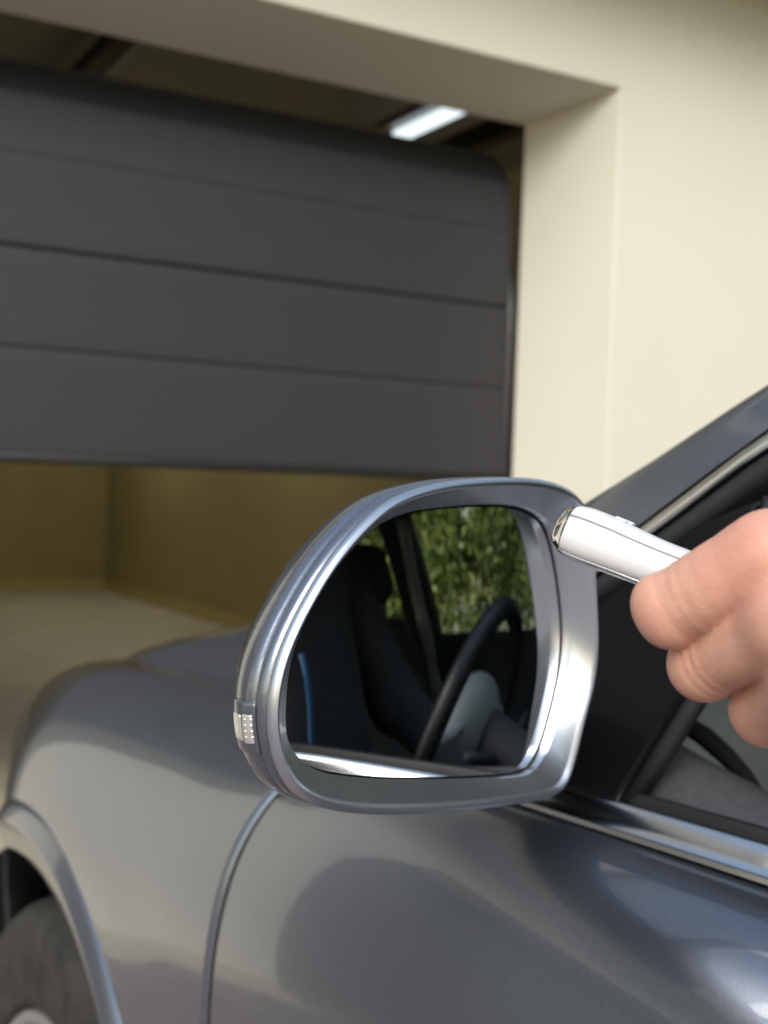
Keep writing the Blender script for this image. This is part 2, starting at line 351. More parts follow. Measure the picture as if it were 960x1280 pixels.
ceiling_light(7.4, 'unseen tubular lamp added deeper inside to brighten the garage', FILL_TUBE); ceiling_light(10.2, 'unseen tubular lamp added near the back wall to brighten the garage', FILL_TUBE)  # both lamps are added out of view to light the interior

# ------------------------------------------------------------------ car
car = thing('car', 'metallic dark grey saloon car with open driver window and silver door mirror', 'car', tuple(P0), YAW)
CX = .87
def mir(v): return [(2*CX - p[0], p[1], p[2]) for p in v]
NS = 2.5; ZB = .70; AX, AZ, AR = .78, .335, .372             # front axle
def sec(y):
    xs = interp([-3.0, -2.75, -2.3, -1.6, .1, .35, .6, .85, 1.0, 1.2, 1.4, 1.6, 1.74, 1.84], [.25, .06, -.05, -.095, -.10, -.094, -.085, -.078, -.042, .022, .095, .18, .31, .50], y)
    xg = interp([-3.0, -2.6, -2.2, -1.0, .2, .3, .5, .7, 1.0, 1.2, 1.4, 1.6, 1.74, 1.84], [.45, .25, .10, .004, .006, .03, .08, .095, .10, .15, .21, .31, .44, .62], y)
    zt = interp([-3.0, -2.6, -2.2, -1.0, -.083, .2, .4, .7, .97, 1.2, 1.4, 1.6, 1.74, 1.84], [.90, .945, .955, .935, .917, .911, .905, .893, .876, .838, .785, .715, .66, .60], y)
    return xs, xg, zt
def flare(y, z, ay=AX):
    r = np.hypot(y - ay, z - AZ); t = np.clip((.412 - r) / .013, 0, 1); u = np.clip((.52 - r)/.11, 0, 1); return .004*u*u*(3-2*u)
def side_x(y, z):
    xs, xg, zt = sec(y); zf = np.clip((z - ZB) / (zt - ZB), 0, 1)
    x = np.where(z >= ZB, xs + (xg - xs) * (1 - (1 - zf**NS)**(1/NS)), xs + .20*np.clip(ZB-z, 0, .4)**2 + .06*np.clip((.34-z)/.16, 0, 1)**2)
    fade = np.clip((.90 - z) / .14, 0, 1)
    return x - flare(y, z) * fade - flare(y, z, -1.98) * fade
def gap_y(z): return interp([.18, .5, .68, .809, .874, .92], [.335, .332, .328, .325, .316, .28], z)
def tprof(y, n=34):
    """points from sill to panel top at station y: denser round the shoulder"""
    xs, xg, zt = sec(y); th = np.linspace(0, math.pi/2, 20)
    zf = np.sin(th)**(2/NS); z = np.concatenate([np.linspace(.2, ZB, 15)[:-1], ZB + (zt - ZB) * zf]); return z
def fender_mesh():
    ny = 130; rows = []
    for u in np.linspace(0, 1, ny):
        zz0 = tprof(.4); ya = None; row = []
        for k in range(len(zz0)):
            # y runs from the shut line forward; z param depends on y
            z = zz0[k]
            for _ in range(3):
                y = gap_y(z) + .0022 + (1.84 - gap_y(z) - .0022) * u; z = tprof(y)[k]
            row.append((float(side_x(y, z)), float(y), float(z)))
        rows.append(row)
    return rows
def cut_arch(v, f, ay, az, R):
    v = np.array(v); r = np.hypot(v[:, 1]-ay, v[:, 2]-az); ins = (r < R) & (v[:, 0] < .25)
    keep = [q for q in f if not all(ins[i] for i in q)]
    used = set(i for q in keep for i in q)
    rim = [i for i in used if ins[i]]
    for i in rim:
        y, z = v[i, 1]-ay, v[i, 2]-az; s = R / max(np.hypot(y, z), 1e-6); v[i, 1] = ay + y*s; v[i, 2] = az + z*s
        v[i, 0] = side_x(v[i, 1], v[i, 2])
    return v, keep
frows = fender_mesh(); v, f = grid(frows); v, f = cut_arch(v, f, AX, AZ, AR)
v = v.tolist(); n_ = len(v)
def lip(ay, az, R, x_in=.05):
    rows = []
    for a in np.linspace(-.25, math.pi+.25, 60):
        y, z = ay + R*math.cos(a), az + R*math.sin(a)
        if z < .2: z = .2
        x = float(side_x(y, z)); rows.append([(x-.0006, y, z), (x+.004, y-.003*math.cos(a), z-.003*math.sin(a)), (x+x_in, y-.002*math.cos(a), z-.002*math.sin(a))])
    return grid(rows)
def arch_flare(ay):
    rows = []
    for a in np.linspace(-.20, math.pi+.20, 90):
        row = []
        for r, d in ((AR-.001, .014), (AR-.001, .0005), (AR+.001, -.0012), (AR+.010, -.0040), (AR+.025, -.0088), (AR+.029, -.0096), (AR+.033, -.0088), (AR+.042, -.0035), (AR+.052, .0012)):
            y, z = ay + r*math.cos(a), max(.2, AZ + r*math.sin(a)); row.append((float(side_x(y, z)) + d, y, z))
        rows.append(row)
    return grid(rows)
fv, ff = merge([(v, f), lip(AX, AZ, AR)])
def panel(name, v, f, m=PAINT, both=True, thick=.003, sharp=35):
    o = add_mesh(name, v, f, m, car, True, sharp=sharp); thicken(o, thick, 0)
    if both:
        o2 = add_mesh(name, mir(v), f, m, car, True, sharp=sharp); thicken(o2, thick, 0)
    return o
panel('front_fender', fv, ff)
v, f = arch_flare(AX); panel('arch_flare', v, f, sharp=50)
# door, rear door, rear quarter
def strip(y0, y1, ny, top=True):
    rows = []
    for u in np.linspace(0, 1, ny):
        row = []
        for k in range(len(tprof(0))):
            z = tprof(.2)[k]
            for _ in range(3):
                a = y0(z); b = y1(z); y = a + (b - a) * u; z = tprof(y)[k]
            row.append((float(side_x(y, z)), float(y), float(z)))
        rows.append(row)
    # rolled-in edges at the shut lines
    first = [(p[0]+.014, p[1]-.001*np.sign(y1(.5)-y0(.5)), p[2]) for p in rows[0]]; last = [(p[0]+.014, p[1], p[2]) for p in rows[-1]]
    return grid([first] + rows + [last])
v, f = strip(lambda z: gap_y(z) - .0052, lambda z: -1.09, 46); panel('front_door', v, f, sharp=60)
v, f = strip(lambda z: -1.098, lambda z: -1.62 - .25*np.clip((z-.55)/.3, 0, 1) + 0*z, 40); panel('rear_door', v, f, sharp=60)
v, f = strip(lambda z: -1.63 - .25*np.clip((z-.55)/.3, 0, 1), lambda z: -2.98, 90); v, f = cut_arch(v, f, -1.98, AZ, AR)
v, f = merge([(v, f), lip(-1.98, AZ, AR)]); panel('rear_quarter', v, f, sharp=50)
# dark channels behind the shut lines
for yfun in (lambda z: gap_y(z), lambda z: -1.094, lambda z: -1.625 - .25*np.clip((z-.55)/.3, 0, 1)):
    rows = [[(float(side_x(yfun(z), z))+.0125, float(yfun(z))+d, z) for d in (-.02, .02)] for z in np.linspace(.22, .9, 24)]
    v, f = grid(rows); o = add_mesh('shut_line', v, f, MATTK, car); o2 = add_mesh('shut_line', mir(v), f, RUBBER, car)
# fender to door edge roll
rows = [[(p[0]+.0012, p[1]-.0004, p[2]), (p[0]+.016, p[1]+.0002, p[2])] for p in frows[0]]; v, f = grid(rows); panel('fender_edge', v, f, MATTK, thick=.0005)  # edge coloured matt black for the shade inside the gap
# bonnet
rows = []
for y in np.linspace(.42, 1.80, 50):
    xs, xg, zt = sec(y); row = []
    a = float(xg) + .006; half = CX - a
    crown = float(interp([.4, .9, 1.3, 1.6, 1.85], [.082, .070, .050, .035, .025], y))
    for s in np.linspace(0, 1, 40):
        x = a + 2*half*s; q = 1 - abs(2*s-1)**3.2
        e = min(s, 1-s) * 2 * half
        row.append((x, y, float(zt) + crown * q + .010*(1-math.exp(-e/.02)) - .006))
    row = [(row[0][0], y, row[0][2]-.012)] + row + [(row[-1][0], y, row[-1][2]-.012)]
    rows.append(row)
v, f = grid(rows); o = add_mesh('bonnet', v, f, PAINT, car, True, sharp=50); thicken(o, .003, 0)
rows = []
for y in np.linspace(.42, 1.78, 40):
    xs, xg, zt = sec(y); rows.append([(float(xg)-.006, y, float(zt)-.010), (float(xg)+.016, y, float(zt)-.010)])
v, f = grid(rows); add_mesh('bonnet_channel', v, f, RUBBER, car); add_mesh('bonnet_channel', mir(v), f, RUBBER, car)
# front and rear bumpers, grille, lamps
def sweep_front(prof_yz, name, m, squeeze, y_sign=1):
    rows = []
    for s in np.linspace(-1, 1, 41):
                rows.append([(CX + s*(.68 if y_sign > 0 else .86), y - y_sign*squeeze*abs(s)**3, z) for y, z in prof_yz])
    v, f = grid(rows); o = add_mesh(name, v, f, m, car, True, sharp=40); thicken(o, .004, 0); return o
sweep_front([(1.83, .60), (1.88, .57), (1.91, .48), (1.91, .38), (1.88, .27), (1.80, .2)], 'front_bumper', PAINT, .22)
sweep_front([(1.80, .70), (1.85, .66), (1.86, .60)], 'grille', SATINK, .22)
sweep_front([(-2.93, .94), (-3.0, .90), (-3.03, .75), (-3.08, .60), (-3.10, .45), (-3.05, .30), (-2.95, .22)], 'rear_bumper', PAINT, .30, -1)
for s in (0, 1):
    vv = [(.16, 1.56, .70), (.45, 1.80, .66), (.45, 1.82, .58), (.14, 1.62, .60), (.20, 1.50, .70), (.47, 1.70, .66), (.47, 1.72, .58), (.18, 1.55, .60)]
    ff_ = [(0,1,2,3),(4,7,6,5),(0,4,5,1),(1,5,6,2),(2,6,7,3),(3,7,4,0)]
    o = add_mesh('headlight', mir(vv) if s else vv, ff_, LENSC, car); bevel(o, .015, 3)
# underbody and wheel housings
v, f = box((.16, -2.8, .20), (2*CX-.16, 1.30, .26)); add_mesh('floor_pan', v, f, SATINK, car)
for ay in (AX, -1.98):
    for s in (0, 1):
        rows = [[(x, ay + (AR+.004)*math.cos(a), AZ + (AR+.004)*math.sin(a)) for a in np.linspace(-.3, math.pi+.3, 24)] for x in (-.06, .22)]
        v, f = grid(rows); n = len(v); v = list(map(tuple, v)) + [(.22, ay, AZ)]; f = f + [(23+1+j, 23+2+j, n) for j in range(22)]
        add_mesh('wheel_housing', mir(v) if s else v, f, SATINK, car, True)
def lathe(prof, x_sign, n=72):
    rows = []
    for x, r in prof: rows.append([(x, r*math.cos(a), r*math.sin(a)) for a in np.linspace(0, 2*math.pi, n, endpoint=False)])
    return grid(rows, True)
def wheel(x, y, sgn):
    e = bpy.data.objects.new('wheel', None); C.objects.link(e); e.parent = car; e.location = (x, y, AZ-.012); e.scale = (1, 1, 1)
    s = -1 if sgn < 0 else 1                                 # -1: outer face toward -x
    T = [(-.10, .206), (-.108, .213), (-.113, .245), (-.113, .280), (-.108, .298), (-.098, .309)]
    T += [(-.086, .317), (-.075, .320), (-.072, .313), (-.062, .313), (-.059, .322), (-.012, .322), (-.009, .313), (.001, .313), (.004, .322), (.05, .322), (.053, .313), (.063, .313), (.066, .320), (.08, .317), (.09, .310), (.10, .29), (.10, .24), (.09, .206)]
    v, f = lathe([(a*-s, r) for a, r in T] if s > 0 else T, s, 120); add_mesh('tyre', v, f, TYRE, e, True, sharp=30)
    k = 1 if s < 0 else -1
    Rm = [(-.098, .207), (-.104, .204), (-.103, .193), (-.092, .185), (-.02, .176), (.08, .18), (.09, .206)]
    v1 = lathe([(a*k, r) for a, r in Rm], s, 96); parts = [v1]
    for i in range(10):
        a = 2*math.pi*i/10; c_, s_ = math.cos(a), math.sin(a); w1, w2 = .028, .016
        P = lambda xx, rr, t: (xx*k, rr*c_ - t*s_, rr*s_ + t*c_)
        vv = [P(-.06, .04, -w1), P(-.06, .04, w1), P(-.085, .190, w2), P(-.085, .190, -w2), P(-.03, .04, -w1), P(-.03, .04, w1), P(-.045, .190, w2), P(-.045, .190, -w2)]
        parts.append((vv, [(0,1,2,3),(4,7,6,5),(0,4,5,1),(1,5,6,2),(2,6,7,3),(3,7,4,0)]))
    hub = lathe([(-.01*k, .001), (-.075*k, .001), (-.075*k, .03), (-.06*k, .055), (-.03*k, .06), (-.01*k, .06)], s, 32); parts.append(hub)
    v, f = merge(parts); o = add_mesh('rim', v, f, ALLOY, e, True, sharp=35)
    v, f = lathe([(-.035*k+.03*k, .0), (-.0*k, .15), (.01*k, .15)], s, 40); add_mesh('brake_disc', v, f, STEEL, e, True, sharp=30)
wheel(.048, AX, -1); wheel(2*CX-.048, AX, 1); wheel(.035, -1.98, -1); wheel(2*CX-.035, -1.98, 1)

# greenhouse: edge of the roof rail, y forward, z up
GY = [-2.62, -2.35, -2.0, -1.6, -1.2, -.85, -.55, -.3, -.047, .08, .25, .45, .62]
GZ = [.955, 1.08, 1.235, 1.335, 1.395, 1.41, 1.38, 1.312, 1.183, 1.106, 1.015, .92, .85]
def rail(y):
    z = float(interp(GY, GZ, y)); x = -.03 + .36*(z-.93) + .16*float(np.clip((y-.12)/.4, 0, 1))**1.3; return x, z
def band(name, prof, y0, y1, m, n=60, both=True, sharp=60, smooth=True):
    rows = []
    for y in np.linspace(y0, y1, n):
        x, z = rail(y); w_ = float(interp([-2.6, -.5, -.08, .05, .2, .6], [.036, .036, .031, .044, .055, .06], y))
        rows.append([(x+dx(w_) if callable(dx) else x+dx, y, z + (dz(w_) if callable(dz) else dz)) for dx, dz in prof])
    v, f = grid(rows, True, True)
    o = add_mesh(name, v, f, m, car, smooth, sharp=sharp)
    if both: add_mesh(name, mir(v), f, m, car, smooth, sharp=sharp)
    return o
w0 = lambda w_: -w_
band('roof_rail', [(.075, .004), (.045, .007), (.022, .005), (.008, .000), (.000, -.005), (-.0050, lambda w_: -.4*w_), (-.0085, lambda w_: -.72*w_), (-.0110, w0), (.02, w0), (.075, -.03)], -2.55, .40, PAINT)
band('chrome_strip', [(-.0090, lambda w_: -w_-.0015), (-.0150, lambda w_: -w_-.0045), (-.0180, lambda w_: -w_-.0095), (-.0170, lambda w_: -w_-.0135), (.006, lambda w_: -w_-.0135), (.006, lambda w_: -w_-.0015)], -2.1, .17, BRUSH)
band('door_frame', [(-.0105, lambda w_: -w_-.0140), (-.0165, lambda w_: -w_-.017), (-.0185, lambda w_: -w_-.026), (-.0145, lambda w_: -w_-.031), (.03, lambda w_: -w_-.035), (.03, lambda w_: -w_-.0140)], -2.05, .20, SATINK)
band('pillar_trim', [(.02, lambda w_: -w_-.005), (.014, lambda w_: -w_-.034), (.05, lambda w_: -w_-.05), (.10, lambda w_: -w_-.035), (.11, -.012), (.07, -.006)], -2.0, .24, CABIND)
# roof sheet, windscreen, rear screen
rows = []
for y in np.linspace(-1.75, -.42, 24):
    x, z = rail(y); x += .06
    rows.append([(x + (2*CX-2*x)*s, y + .10*(1-(2*s-1)**2)*(1 if y > -1 else -.6), z + .002 + .045*(1-abs(2*s-1)**2.2)) for s in np.linspace(0, 1, 24)])
v, f = grid(rows); o = add_mesh('roof', v, f, PAINT, car, True); thicken(o, .004, 0)
rows = [[(a[0], a[1], a[2]-.03) for a in r] for r in rows]; v, f = grid(rows); add_mesh('headlining', v, f, mat('headlining_cloth', (.10, .10, .10), .9), car, True)
def screen(name, ya, yb, bow, n=14):
    rows = []
    for y in np.linspace(ya, yb, n):
        x, z = rail(y); x += .055
        rows.append([(x + (2*CX-2*x)*s, y + bow*(1-(2*s-1)**2), z - .004 + .03*(1-(2*s-1)**2)) for s in np.linspace(0, 1, 20)])
    v, f = grid(rows); return add_mesh(name, v, f, GLASS, car, True)
screen('windscreen', -.46, .58, .14); screen('rear_screen', -2.5, -1.72, -.10)
# scuttle and boot lid
rows = [[(x, y + .14*(1-((x-CX)/.84)**2), z) for x in np.linspace(.13, 2*CX-.13, 20)] for y, z in ((.40, .93), (.50, .905), (.62, .90))]
v, f = grid(rows); o = add_mesh('scuttle', v, f, SATINK, car, True); thicken(o, .004, 0)
rows = []
for y in np.linspace(-2.97, -2.42, 16):
    xs, xg, zt = sec(y); a = float(xg)
    rows.append([(a + (2*CX-2*a)*s, y, float(zt) + .03*(1-abs(2*s-1)**2.2)) for s in np.linspace(0, 1, 20)])
v, f = grid(rows); o = add_mesh('boot_lid', v, f, PAINT, car, True); thicken(o, .004, 0)
# belt line: black gap, chrome moulding, rubber seal
def beltz(y): return float(interp([-1.9, -1.0, -.083, .088, .30], [.950, .937, .9185, .9145, .911], y))
def beltband(name, prof, y0, y1, m, both=True, n=60):
    rows = [[(dx, y, beltz(y) + dz) for dx, dz in prof] for y in np.linspace(y0, y1, n)]
    v, f = grid(rows, True, True); o = add_mesh(name, v, f, m, car, True, sharp=50)
    if both: add_mesh(name, mir(v), f, m, car, True, sharp=50)
beltband('belt_gap', [(-.008, -.006), (-.008, -.001), (.02, -.001), (.02, -.006)], -1.85, .20, RUBBER)
beltband('belt_moulding', [(-.0085, .0005), (-.0105, .0015), (-.0100, .0042), (-.0075, .0052), (-.0052, .0085), (-.0025, .0135), (.0005, .0165), (.003, .0172), (.006, .016), (.006, .0005)], -1.85, .115, BRUSH)
beltband('belt_seal', [(.0062, .004), (.0055, .0185), (.008, .0215), (.013, .0215), (.017, .017), (.017, .004)], -1.85, .13, RUBBER)
# black sail panel between pillar frame and opening
def sail_poly():
    a = onx(788, 1002, .012); tip = onx(908, 622, .012); mid = onx(848, 872, .012); m2 = onx(882, 735, .012)
    pts = [(a[1], a[2]), (mid[1], mid[2]), (m2[1], m2[2]), (tip[1], tip[2])]
    top = [(y, rail(y)[1] - float(interp([-.08, .05, .2, .6], [.031, .044, .055, .06], y)) - .02) for y in (.02, .10, .18, .26, .33)]
    bot = [(.33, beltz(.30)), (.2, beltz(.2)), (.1, beltz(.1)+.004)]
    return pts + top + bot
sp = sail_poly(); n = len(sp)
def tilt(z): return .22*(z-.93)
vv = [(-.001 + tilt(z), y, z) for y, z in sp] + [(.016 + tilt(z), y, z) for y, z in sp]
ff_ = [tuple(range(n)), tuple(range(n, 2*n))] + [(i, (i+1) % n, (i+1) % n + n, i+n) for i in range(n)]
for s in (0, 1):
    o = add_mesh('sail_panel', mir(vv) if s else vv, ff_, GLOSSK, car); bevel(o, .003, 2)
# slanted channel and inner post behind the sail edge
def post(name, off, xo, r, m):
    pts = []
    for px, py in ((786, 1004), (820, 935), (848, 872), (882, 735), (908, 622)):
        p = onx(px, py, .012); pts.append((xo + tilt(p[2]), p[1] + off, p[2]))
    v, f = tube(pts, r, 10); add_mesh(name, v, f, m, car, True); add_mesh(name, mir(v), f, m, car, True)
post('window_channel', -.002, .010, .0065, SATINK)

# door inner panels (driver and passenger, front and rear)
def inner_panel(y0, y1, front):
    rows = []
    for y in np.linspace(y0, y1, 30):
        b = beltz(y); rise = .050 * float(np.clip((y + .05) / .20, 0, 1))**1.3 + .013*float(np.clip((y + .10)/.08, 0, 1)) if front else 0
        rows.append([(.018, y, b-.01), (.019, y, b+.006), (.026, y, b+.012+rise*.5), (.045, y, b+.012+rise), (.075, y, b+.004+rise), (.098, y, b-.018+rise*.8), (.108, y, b-.06), (.10, y, b-.16), (.10, y, b-.22), (.13, y, b-.25), (.13, y, b-.33), (.085, y, b-.36), (.075, y, .30)])
    v, f = grid(rows)
    for s in (0, 1):
        o = add_mesh('door_trim', mir(v) if s else v, f, DTRIM, car, True, sharp=50); thicken(o, .004, 0)
for s in (0, 1):
    pts = [onx(px, py, .112) for px, py in ((838, 893), (852, 903), (880, 920), (908, 945), (930, 968), (950, 992))]
    v, f = tube(pts, [.004, .006, .0065, .006, .005, .003], 10); add_mesh('dash_gap_shade', mir(v) if s else v, f, MATTK, car, True)  # black strip standing in for the shaded gap between door and dash
inner_panel(-1.04, .30, True); inner_panel(-1.60, -1.14, False)

# pillars and glass of both sides
for s in (0, 1):
    for yb, yt, wd, m, nm in ((-1.04, -1.10, .070, CABIND, 'centre_pillar'), (-1.66, -1.60, .06, CABIND, 'rear_pillar')):
        rows = []
        for t in np.linspace(0, 1, 12):
            y = yb + (yt-yb)*t; zr = rail(yt)[1]-.03; z = .90 + (zr-.90)*t; x = -.02 + .36*(z-.93)
            rows.append([(x+.012, y+wd, z), (x+.004, y+wd*.8, z), (x+.004, y-wd*.8, z), (x+.012, y-wd, z), (x+.085, y-wd, z), (x+.10, y, z), (x+.085, y+wd, z)])
        v, f = grid(rows, True, True); o = add_mesh(nm, mir(v) if s else v, f, m, car)
        bevel(o, .01, 2)
    # pale trim edge and belt on the centre pillar
    pts = []
    for t in np.linspace(0, 1, 10):
        z = .76 + .55*t; y = -.93 - .09*t - .03*math.sin(t*math.pi); x = .135 + .28*max(0, z-.93)
        pts.append((x, y, z))
    v, f = tube(pts, .024, 10); add_mesh('belt_guide', mir(v) if s else v, f, TRIM, car, True)
def side_glass(y0, y1, s, drop=0):
    rows = []
    for t in np.linspace(0, 1, 8):
        r = []
        for u in np.linspace(0, 1, 24):
            y = y0 + (y1-y0)*u; zr = max(rail(y)[1] - .05, beltz(y)+.01); z = beltz(y)-.0 + (zr - beltz(y))*t; r.append((.006 + .33*(z-.93), y, z))
        rows.append(r)
    v, f = grid(rows); add_mesh('window_pane', mir(v) if s else v, f, GLASS, car, True)
side_glass(-.99, .28, 1); side_glass(-1.60, -1.12, 1); side_glass(-1.60, -1.12, 0)

# dashboard, wheel, seats
def dash_top(x):
    d = (x-CX)/.80; hood = .035*math.exp(-((x-.50)/.20)**4); return .945 + .02*(1-d*d) + hood
rows = []
for x in np.linspace(.135, 2*CX-.135, 60):
    c = .12*(1-((x-CX)/.8)**2); zt = dash_top(x); h = zt-.965
    rows.append([(x, .62+c, .88), (x, .50+c, .915), (x, .40+c*.8, zt-.02+h*.0), (x, .30+c*.5, zt+.0), (x, .21+c*.3, zt), (x, .165+c*.3, zt-.012), (x, .155+c*.3, zt-.05), (x, .17+c*.3, zt-.12), (x, .13+c*.3, zt-.17), (x, .13+c*.3, zt-.24), (x, .20+c*.3, .62), (x, .30, .45), (x, .60, .42)])
v, f = grid(rows); add_mesh('dashboard', v, f, CABIN, car, True, sharp=50)
for xx in (.1352, 2*CX-.1352):
    pass
v = [(p[0], p[1], p[2]) for p in rows[0]]; add_mesh('dash_end', v, [tuple(range(len(v)))], CABIN, car); add_mesh('dash_end', mir(v), [tuple(range(len(v)))], CABIN, car)
v, f = box((CX-.13, -.75, .28), (CX+.13, .25, .58)); bevel(add_mesh('centre_console', v, f, CABIND, car), .03, 3)
v, f = box((.10, -1.9, .262), (2*CX-.10, .62, .29)); add_mesh('carpet', v, f, CABIND, car)
SW = np.array([.505, -.31, .88]); axis = np.array([0, -math.cos(math.radians(24)), math.sin(math.radians(24))]); up_ = np.array([0, math.sin(math.radians(24)), math.cos(math.radians(24))]); rt_ = np.array([1., 0, 0])
sw = bpy.data.objects.new('steering_wheel', None); C.objects.link(sw); sw.parent = car
ring = [[SW + (rt_*math.cos(a)+up_*math.sin(a))*(.172 + .0155*math.cos(b)) + axis*.0155*math.sin(b) for b in np.linspace(0, 2*math.pi, 14, endpoint=False)] for a in np.linspace(0, 2*math.pi, 73)]
v, f = grid(ring, True); add_mesh('wheel_rim', v, f, LEATHER, sw, True)
parts = []
for a in (math.pi*1.02, -.02*math.pi, -math.pi/2):
    d = rt_*math.cos(a)+up_*math.sin(a); t = np.cross(axis, d)
    rows = [[SW + d*r + t*q*w_ + axis*(e*.008 - .01*(1-r/.18)) for q, e in ((-1, -1), (1, -1), (1, 1), (-1, 1))] for r, w_ in ((.05, .035), (.11, .022), (.168, .018))]
    parts.append(grid(rows, True, True))
v, f = merge(parts); bevel(add_mesh('spoke', v, f, HUBG, sw), .005, 2)
M3 = np.stack([rt_, up_, axis], 0)
def hub(P):
    q = (P - SW) @ M3.T
    d = ell_sdf(q, (0, -.005, .006), (.088, .082, .050)); g = np.abs(np.hypot(q[..., 0], (q[..., 1]-.09)*1.2) - .11) - .0012
    return np.maximum(d, -np.maximum(g, -(q[..., 2]-.02)))
sdf_obj('hub', hub, SW-.12, SW+.12, .0035, HUBG, sw)
v, f = tube([SW - axis*.01, SW - axis*.20, SW - axis*.42], [.045, .04, .04], 16); add_mesh('column', v, f, CABIND, sw, True)
for s_ in (-1, 1):
    v, f = tube([SW - axis*.07 + rt_*.05*s_, SW - axis*.06 + rt_*.16*s_ + up_*.02], [.009, .006], 8); add_mesh('stalk', v, f, CABIND, sw, True)
def seat(x, y):
    e = bpy.data.objects.new('seat', None); C.objects.link(e); e.parent = car; e.location = (x, y, -.05)
    def cush(P):
        d = rbox_sdf(P, (0, .12, .45), (.25, .27, .09), .06)
        for s in (-1, 1): d = smin(d, cap_sdf(P, (s*.215, -.1, .49), (s*.215, .30, .50), .045, .045), .03)
        return d
    A = math.radians(18); 
    def back(P):
        q = P.copy(); yy = P[..., 1]+.12; zz = P[..., 2]-.50
        q = np.stack([P[..., 0], yy*math.cos(A) + zz*math.sin(A), -yy*math.sin(A) + zz*math.cos(A)], -1)
        d = rbox_sdf(q, (0, 0, .28), (.235, .06, .32), .055)
        for s in (-1, 1): d = smin(d, cap_sdf(q, (s*.205, .035, .05), (s*.19, .035, .48), .045, .035), .03)
        return d
    sdf_obj('seat_cushion', cush, (-.3, -.22, .3), (.3, .45, .6), .014, FABRIC, e)
    sdf_obj('seat_back', back, (-.3, -.5, .4), (.3, .1, 1.16), .014, FABRIC, e)
    def hr(P):
        q = np.stack([P[..., 0], (P[..., 1]+.30)*math.cos(A) + (P[..., 2]-1.20)*math.sin(A), -(P[..., 1]+.30)*math.sin(A)+(P[..., 2]-1.20)*math.cos(A)], -1)
        return rbox_sdf(q, (0, 0, 0), (.125, .05, .085), .048)
    h = sdf_obj('headrest', hr, (-.16, -.42, 1.06), (.16, -.18, 1.34), .01, FABRIC, e)
    for s in (-1, 1):
        v, f = tube([(s*.07, -.245, 1.0), (s*.07, -.29, 1.16)], .006, 8); add_mesh('headrest_post', v, f, STEEL, e, True)
    v, f = tube([(-.262, .02, .40), (-.252, .02, .40)], [.035, .03], 20); add_mesh('side_badge', v, f, TRIM, e, True)
seat(.50, -.66); seat(1.24, -.74)
def rear_seat(P):
    d = rbox_sdf(P, (CX, -1.55, .45), (.62, .26, .10), .06); q = P - np.array([CX, -1.82, .80]); q = np.stack([q[..., 0], q[..., 1]+.3*q[..., 2], q[..., 2]], -1)
    return smin(d, rbox_sdf(q, (0, 0, 0), (.62, .07, .30), .06), .03)
sdf_obj('rear_seat', rear_seat, (.15, -2.15, .3), (1.6, -1.2, 1.2), .022, FABRIC, car)
v, f = box((.12, -2.5, .90), (2*CX-.12, -1.95, .93)); add_mesh('parcel_shelf', v, f, CABIND, car)
# door mirror -------------------------------------------------------
OUT = [(340,903),(341.5,872),(350,830),(366,788),(387,747),(413,705),(444,666),(480,632),(514,614),(561,602),(618,597),(670,598),(707,607),(729,624),(740,648),(745,689),(748,736),(750,788),(749.5,820),(745,856),(733,903),(723,945),(713,977),(701,993),(681,1001),(639,1008),(592,1014),(540,1018),(488,1019.5),(447,1018),(410,1012),(384,1002),(363,984),(349,955),(342.5,929)]
INN = [(357,893),(362,836),(377,786),(403,736),(435,692),(471,658),(512,640),(566,633),(620,631),(658,635),(685,650),(697,676),(706,720),(712,774),(712,813),(707,851),(695,901),(684,937),(672,959),(658,968),(620,972),(543,974.5),(466,973.5),(406,966),(376,950),(360,926)]
HA = math.radians(11.7); NH = np.array([math.sin(HA), -math.cos(HA), .0])      # face of the housing, in car axes
TH = np.array([math.cos(HA), math.sin(HA), 0.]); YM = -.05
def car_dir(d): return RT*d[0] + FW*d[1] + UP*d[2]
MC = toloc(on_plane(545, 815, FW, P0 + FW*YM))
def mplane(px, py, c, n): return toloc(on_plane(px, py, car_dir(n), loc(*c)))
def ring_of(px, c, n, N=144):
    pts = np.array([mplane(x, y, c, n) for x, y in px]); d = pts - MC; a = np.unwrap(np.arctan2(d[:, 2], d @ TH))
    P = np.vstack([pts, pts[:1]]); seg = np.linalg.norm(np.diff(P, axis=0), axis=1)
    # resample by arc length with a periodic cubic, then by angle
    s = np.concatenate([[0], np.cumsum(seg)]); dense = np.linspace(0, s[-1], 1200, endpoint=False); m = len(pts); out = []
    for q in dense:
        i = min(np.searchsorted(s, q, 'right') - 1, m-1); t = (q - s[i]) / seg[i]; p0, p1, p2, p3 = pts[i-1], pts[i], pts[(i+1) % m], pts[(i+2) % m]
        out.append(.5*((2*p1) + (p2-p0)*t + (2*p0-5*p1+4*p2-p3)*t*t + (3*p1-p0-3*p2+p3)*t**3))
    out = np.array(out); k = 9; ker = np.ones(2*k+1)/(2*k+1)
    out = np.stack([np.convolve(np.concatenate([out[-k:, e], out[:, e], out[:k, e]]), ker, 'valid') for e in range(3)], 1)
    d = out - MC; a = np.arctan2(d[:, 2], d @ TH); o = np.argsort(a); aa, oo = a[o], out[o]
    tg = np.linspace(-math.pi, math.pi, N, endpoint=False)
    return np.stack([np.interp(tg, aa, oo[:, e], period=2*math.pi) for e in range(3)], 1)
R_OUT = ring_of(OUT, MC, NH)
ANG = math.radians(13.5); TLT = math.radians(3.1); NG = np.array([math.sin(ANG)*math.cos(TLT), -math.cos(ANG)*math.cos(TLT), math.sin(TLT)])
GC = MC - NH*.0082
R_IN = ring_of(INN, GC, NG)
